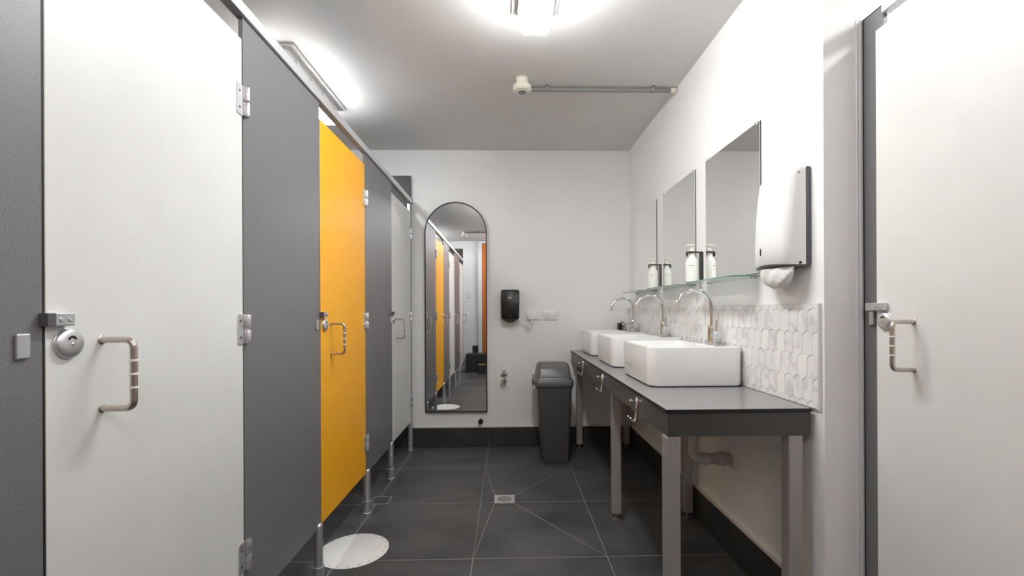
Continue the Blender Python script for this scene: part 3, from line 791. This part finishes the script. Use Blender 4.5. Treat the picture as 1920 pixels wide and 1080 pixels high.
socket(.15, 'white double wall socket next to the black dispenser, plug and cord in it')
socket(.293, 'empty white double wall socket right of the one with the plug')
t = thing('power_cord', 'tangled white power cord plugged into the left wall socket', 'cord', (.18, YW-.02, 1.0))
bm = bmesh.new(); box(bm, (.166, YW-.045, 1.03), (.192, YW-.0125, 1.058), .005, 3); part('plug', bm, M['plastic_w'], t, 40)
bm = bmesh.new(); yc = YW-.022
tube(bm, smooth_path([(.179, YW-.046, 1.042), (.183, YW-.06, 1.025), (.19, yc, 1.0), (.207, yc-.006, 1.018), (.206, yc, .995), (.18, yc-.008, .975), (.135, yc, .984), (.13, yc-.006, .992), (.155, yc-.01, .978), (.185, yc-.004, .985), (.2, yc, .965),
                      (.17, yc-.01, .962), (.15, yc-.004, .975), (.17, yc-.012, .99), (.178, yc-.01, .955), (.168, yc-.004, .93), (.16, yc-.008, .925), (.156, yc-.01, .955), (.145, yc-.006, .985), (.11, yc-.004, 1.0), (.085, yc-.004, 1.012), (.06, YW-.04, 1.02)], 8), .0023, 8)
part('cable', bm, M['plastic_w'], t, 60)
# black plug with a coil of cable in the far corner
t = thing('black_cable', 'black plug with coiled cable behind the farthest basin, on the back wall', 'cable', (.925, YW, .93))
bm = bmesh.new(); box(bm, (.896, YW-.05, .94), (.925, YW-.001, 1.0), .005, 2); part('plug', bm, M['plastic_k'], t, 40)
bm = bmesh.new()
tube(bm, smooth_path([(.91, YW-.052, .985), (.912, YW-.06, 1.003), (.925, YW-.055, 1.008), (.944, YW-.05, .995), (.952, YW-.05, .965), (.95, YW-.05, .93), (.94, YW-.05, .90), (.925, YW-.055, .91), (.918, YW-.06, .95), (.928, YW-.058, .98), (.935, YW-.055, .965), (.92, YW-.062, .94), (.912, YW-.06, .90)], 8), .0032, 8)
part('cord', bm, M['plastic_k'], t, 60)
# tap valve
t = thing('wall_tap', 'small chrome stop valve low on the back wall beside the arched mirror', 'tap', (-.033, YW, .55))
tx = -.033; bm = bmesh.new(); lathe(bm, (tx, YW-.0006, .585), (0, -1, 0), [(.031, 0), (.031, .003), (.026, .009), (.012, .011), (.011, .05), (.014, .051), (.014, .066), (.0001, .067)], 28); part('flange', bm, M['chrome'], t, 40)
bm = bmesh.new(); tube(bm, [(tx, YW-.052, .597), (tx, YW-.052, .615)], .007, 14); lathe(bm, (tx, YW-.052, .614), (0, 0, 1), [(.0065, 0), (.013, .002), (.014, .009), (.01, .014), (.0001, .015)], 16); part('valve_knob', bm, M['chrome'], t, 40)
bm = bmesh.new(); lathe(bm, (tx, YW-.052, .573), (0, -.15, -1), [(.011, 0), (.011, .012), (.017, .014), (.017, .024)], 20); part('outlet', bm, M['chrome'], t, 40)
bm = bmesh.new(); lathe(bm, (tx, YW-.056, .548), (0, -.15, -1), [(.022, 0), (.026, .003), (.026, .016), (.02, .02), (.014, .024), (.012, .036), (.0001, .037)], 8); part('handwheel', bm, M['steel'], t, 30)
# door stop
bm = bmesh.new(); lathe(bm, (-.222, YW-.0006, .213), (0, -1, 0), [(.016, 0), (.016, .012), (.0185, .02), (.02, .045), (.018, .052), (.0001, .054)], 24)
tag(obj('door_stop', bm, M['plastic_k'], smooth=40), 'small black rubber stop low on the wall under the arched mirror', 'door stop')

# ------------------------------------------------------------------ swing-top bin
t = thing('swing_bin', 'charcoal swing-top rubbish bin between the back wall and bench', 'bin', (.34, 3.46, 0))
bm = bmesh.new()
xb0, xb1 = .247, .441
R = [rrect(xb0+.004, xb1-.004, 3.339, 3.552, .018, .0016, 6), rrect(xb0, xb1, 3.335, 3.556, .02, .008, 6), rrect(.212, .463, 3.313, 3.61, .028, .53, 6), rrect(.205, .47, 3.307, 3.618, .03, .545, 6), rrect(.205, .47, 3.307, 3.618, .03, .556, 6)]
loft(bm, R); part('bin_body', bm, M['bin'], t, 40)
bm = bmesh.new()
R = [rrect(.193, .473, 3.298, 3.632, .035, .5565, 6), rrect(.19, .476, 3.295, 3.635, .036, .562, 6), rrect(.19, .476, 3.295, 3.635, .036, .596, 6), rrect(.195, .471, 3.3, 3.63, .036, .603, 6),
     rrect(.205, .462, 3.318, 3.62, .034, .605, 6), rrect(.21, .458, 3.335, 3.6, .03, .64, 6), rrect(.217, .452, 3.37, 3.56, .028, .69, 6), rrect(.224, .446, 3.392, 3.54, .025, .708, 6), rrect(.236, .436, 3.41, 3.522, .02, .716, 6)]
loft(bm, R); part('lid', bm, M['binlid'], t, 40)
# swing flap: rounded slab lying on the sloping front of the lid
bm = bmesh.new(); a = Vector((0, 3.3245, .617)); b2 = Vector((0, 3.397, .7135)); d = (b2-a); nrm = Vector((0, -d.z, d.y)).normalized(); wv = .1
def flap(o, ins): 
    P = []
    for (p, q2, _) in rrect(-wv+ins, wv-ins, ins*8, 1-ins*3, .045*0+.03, 0, 6):
        q3 = q2
        P.append(Vector((.334+p, 0, 0)) + a + d*q3 + nrm*o)
    return P
loft(bm, [flap(-.003, 0), flap(.004, 0), flap(.007, .004)]); part('swing_flap', bm, M['binlid'], t, 40)
for s, x in ((-1, .1895), (1, .4765)):
    bm = bmesh.new(); box(bm, (x-.009 if s < 0 else x, 3.42, .545), (x if s < 0 else x+.009, 3.5, .585), .003); part('side_handle', bm, M['bin'], t)

# ------------------------------------------------------------------ ceiling detector and conduit
def detector(cx_, cy_, label):
    t = thing('smoke_detector', label, 'detector', (cx_, cy_, ZC), 'cream ceiling detectors')
    bm = bmesh.new(); lathe(bm, (cx_, cy_, ZC-.0005), (0, 0, -1), [(.034, 0), (.034, .002), (.032, .004), (.032, .038)], 32); part('mounting_base', bm, M['plastic_cream'], t, 40)
    bm = bmesh.new(); lathe(bm, (cx_, cy_, ZC-.039), (0, 0, -1), [(.034, 0), (.05, .004), (.0525, .008), (.0525, .026), (.045, .034), (.03, .038), (.03, .04)], 36)
    hd = part('sensor_head', bm, M['plastic_cream'], t, 30)
    bm = bmesh.new(); lathe(bm, (cx_, cy_, ZC-.0792), (0, 0, -1), [(.024, 0), (.024, .002), (.014, .004), (.014, .006), (.0001, .007)], 24); 
    part('sensor_cage', bm, M['pvc_conduit'], hd, 40)
detector(.087, 2.595, 'cream round smoke detector on the ceiling at the end of the grey conduit')
detector(-.71, -.16, 'second cream detector seen only in the top of the arched mirror')
def conduit(x0, x1, y, label, saddles):
    t = thing('ceiling_conduit', label, 'pipe', ((x0+x1)/2, y, ZC-.016), 'grey conduits across the ceiling')
    bm = bmesh.new(); tube(bm, [(x0, y, ZC-.0165), ((x0+x1)/2, y, ZC-.0165), (x1, y, ZC-.0165)], .0125, 16); part('tube', bm, M['pvc_conduit'], t, 40)
    for x in saddles:
        bm = bmesh.new()
        P = [(y-.03, ZC-.0008), (y-.03, ZC-.003), (y-.0165, ZC-.004)] + [(y+.0145*math.cos(PI+PI*k/10), ZC-.0165+.0145*math.sin(PI+PI*k/10)) for k in range(11)] + [(y+.0165, ZC-.004), (y+.03, ZC-.003), (y+.03, ZC-.0008)]
        Q = [(y-.028, ZC-.0005), (y-.028, ZC-.0008), (y-.0135, ZC-.0008)] + [(y+.0127*math.cos(PI+PI*k/10), ZC-.0165+.0127*math.sin(PI+PI*k/10)) for k in range(11)] + [(y+.0135, ZC-.0008), (y+.028, ZC-.0008), (y+.028, ZC-.0005)]
        loft(bm, [[(x-.008, p[0], p[1]) for p in P], [(x+.008, p[0], p[1]) for p in P]], (False, False), False)
        loft(bm, [[(x-.008, p[0], p[1]) for p in P], [(x-.008, q_[0], q_[1]) for q_ in Q]], (False, False), False)
        loft(bm, [[(x+.008, p[0], p[1]) for p in P], [(x+.008, q_[0], q_[1]) for q_ in Q]], (False, False), False)
        part('saddle', bm, M['pvc_conduit'], t)
    return t
cd = conduit(.1, .985, 2.69, 'grey conduit across the ceiling from the smoke detector to the right wall', (.235, .855))
bm = bmesh.new(); lathe(bm, (.962, 2.69, ZC-.0165), (1, 0, 0), [(.0132, 0), (.0145, .002), (.0145, .03), (.0132, .0315)], 16); part('end_coupling', bm, M['plastic_cream'], cd, 40)
conduit(-.7, 1.05, -.1, 'grey ceiling conduit seen only in the top of the arched mirror', (-.5, .2, .8))

# ------------------------------------------------------------------ things set in the floor
t = thing('floor_drain', 'square steel floor drain in the middle of the tiled floor', 'drain', (-.024, 2.698, 0), 'floor drains')
bm = bmesh.new(); n = 40
x0, x1, y0, y1 = dr; cx_, cy_ = (x0+x1)/2, (y0+y1)/2; z = .0042
sq = []
for k in range(n):
    a = 2*PI*k/n; c_, s_ = math.cos(a), math.sin(a); q_ = max(abs(c_), abs(s_)); sq.append((cx_+c_/q_*(x1-x0)/2, cy_+s_/q_*(y1-y0)/2))
ci = [(cx_+.041*math.cos(2*PI*k/n), cy_+.041*math.sin(2*PI*k/n)) for k in range(n)]
loft(bm, [[(p[0], p[1], .001) for p in sq], [(p[0], p[1], z) for p in sq], [(p[0], p[1], z) for p in ci], [(p[0], p[1], .0012) for p in ci]], (False, False))
part('frame', bm, M['satin'], t)
bm = bmesh.new(); lathe(bm, (cx_, cy_, .0011), (0, 0, 1), [(.0405, 0), (.0405, .0004)], 32, mi=1)
for k in range(-3, 4):
    hw = math.sqrt(max(.039**2-(k*.0115)**2, 0)); 
    box(bm, (-hw, k*.0115-.0028, .0016), (hw, k*.0115+.0028, .0035), M=Matrix.Translation((cx_, cy_, 0)) @ Matrix.Rotation(.35, 4, 'Z'))
part('grate', bm, [M['satin'], M['dark']], t)
t = thing('floor_drain', 'small tile-insert floor drain with steel edge beside the stall legs', 'drain', (-.745, 2.7, 0), 'floor drains')
bm = bmesh.new()
a0, a1, b0, b1 = -.795, -.69, 2.655, 2.76
for p, q_ in (((a0, b0), (a1, b0+.006)), ((a0, b1-.006), (a1, b1)), ((a0, b0+.0061), (a0+.006, b1-.0061)), ((a1-.006, b0+.0061), (a1, b1-.0061))): box(bm, (p[0], p[1], .001), (q_[0], q_[1], .003))
part('frame', bm, M['satin'], t)
bm = bmesh.new(); box(bm, (a0+.0065, b0+.0065, .001), (a1-.0065, b1-.0065, .0022)); part('tile_insert', bm, M['slate'], t)
t = thing('access_cover', 'round white floor cover edged with screws, in front of the orange door', 'cover', (-.716, 2.147, 0))
bm = bmesh.new(); lathe(bm, (-.716, 2.147, .001), (0, 0, 1), [(.157, 0), (.157, .001), (.1545, .0024), (.0001, .0026)], 72); part('plate', bm, M['cover'], t, 40)
for k in range(20):
    a = 2*PI*(k+.5)/20; bm = bmesh.new(); lathe(bm, (-.716+.144*math.cos(a), 2.147+.144*math.sin(a), .0034), (0, 0, 1), [(.0028, 0), (.0028, .0006), (.0018, .001)], 8)
    part('screw', bm, M['plastic_dg'], t)
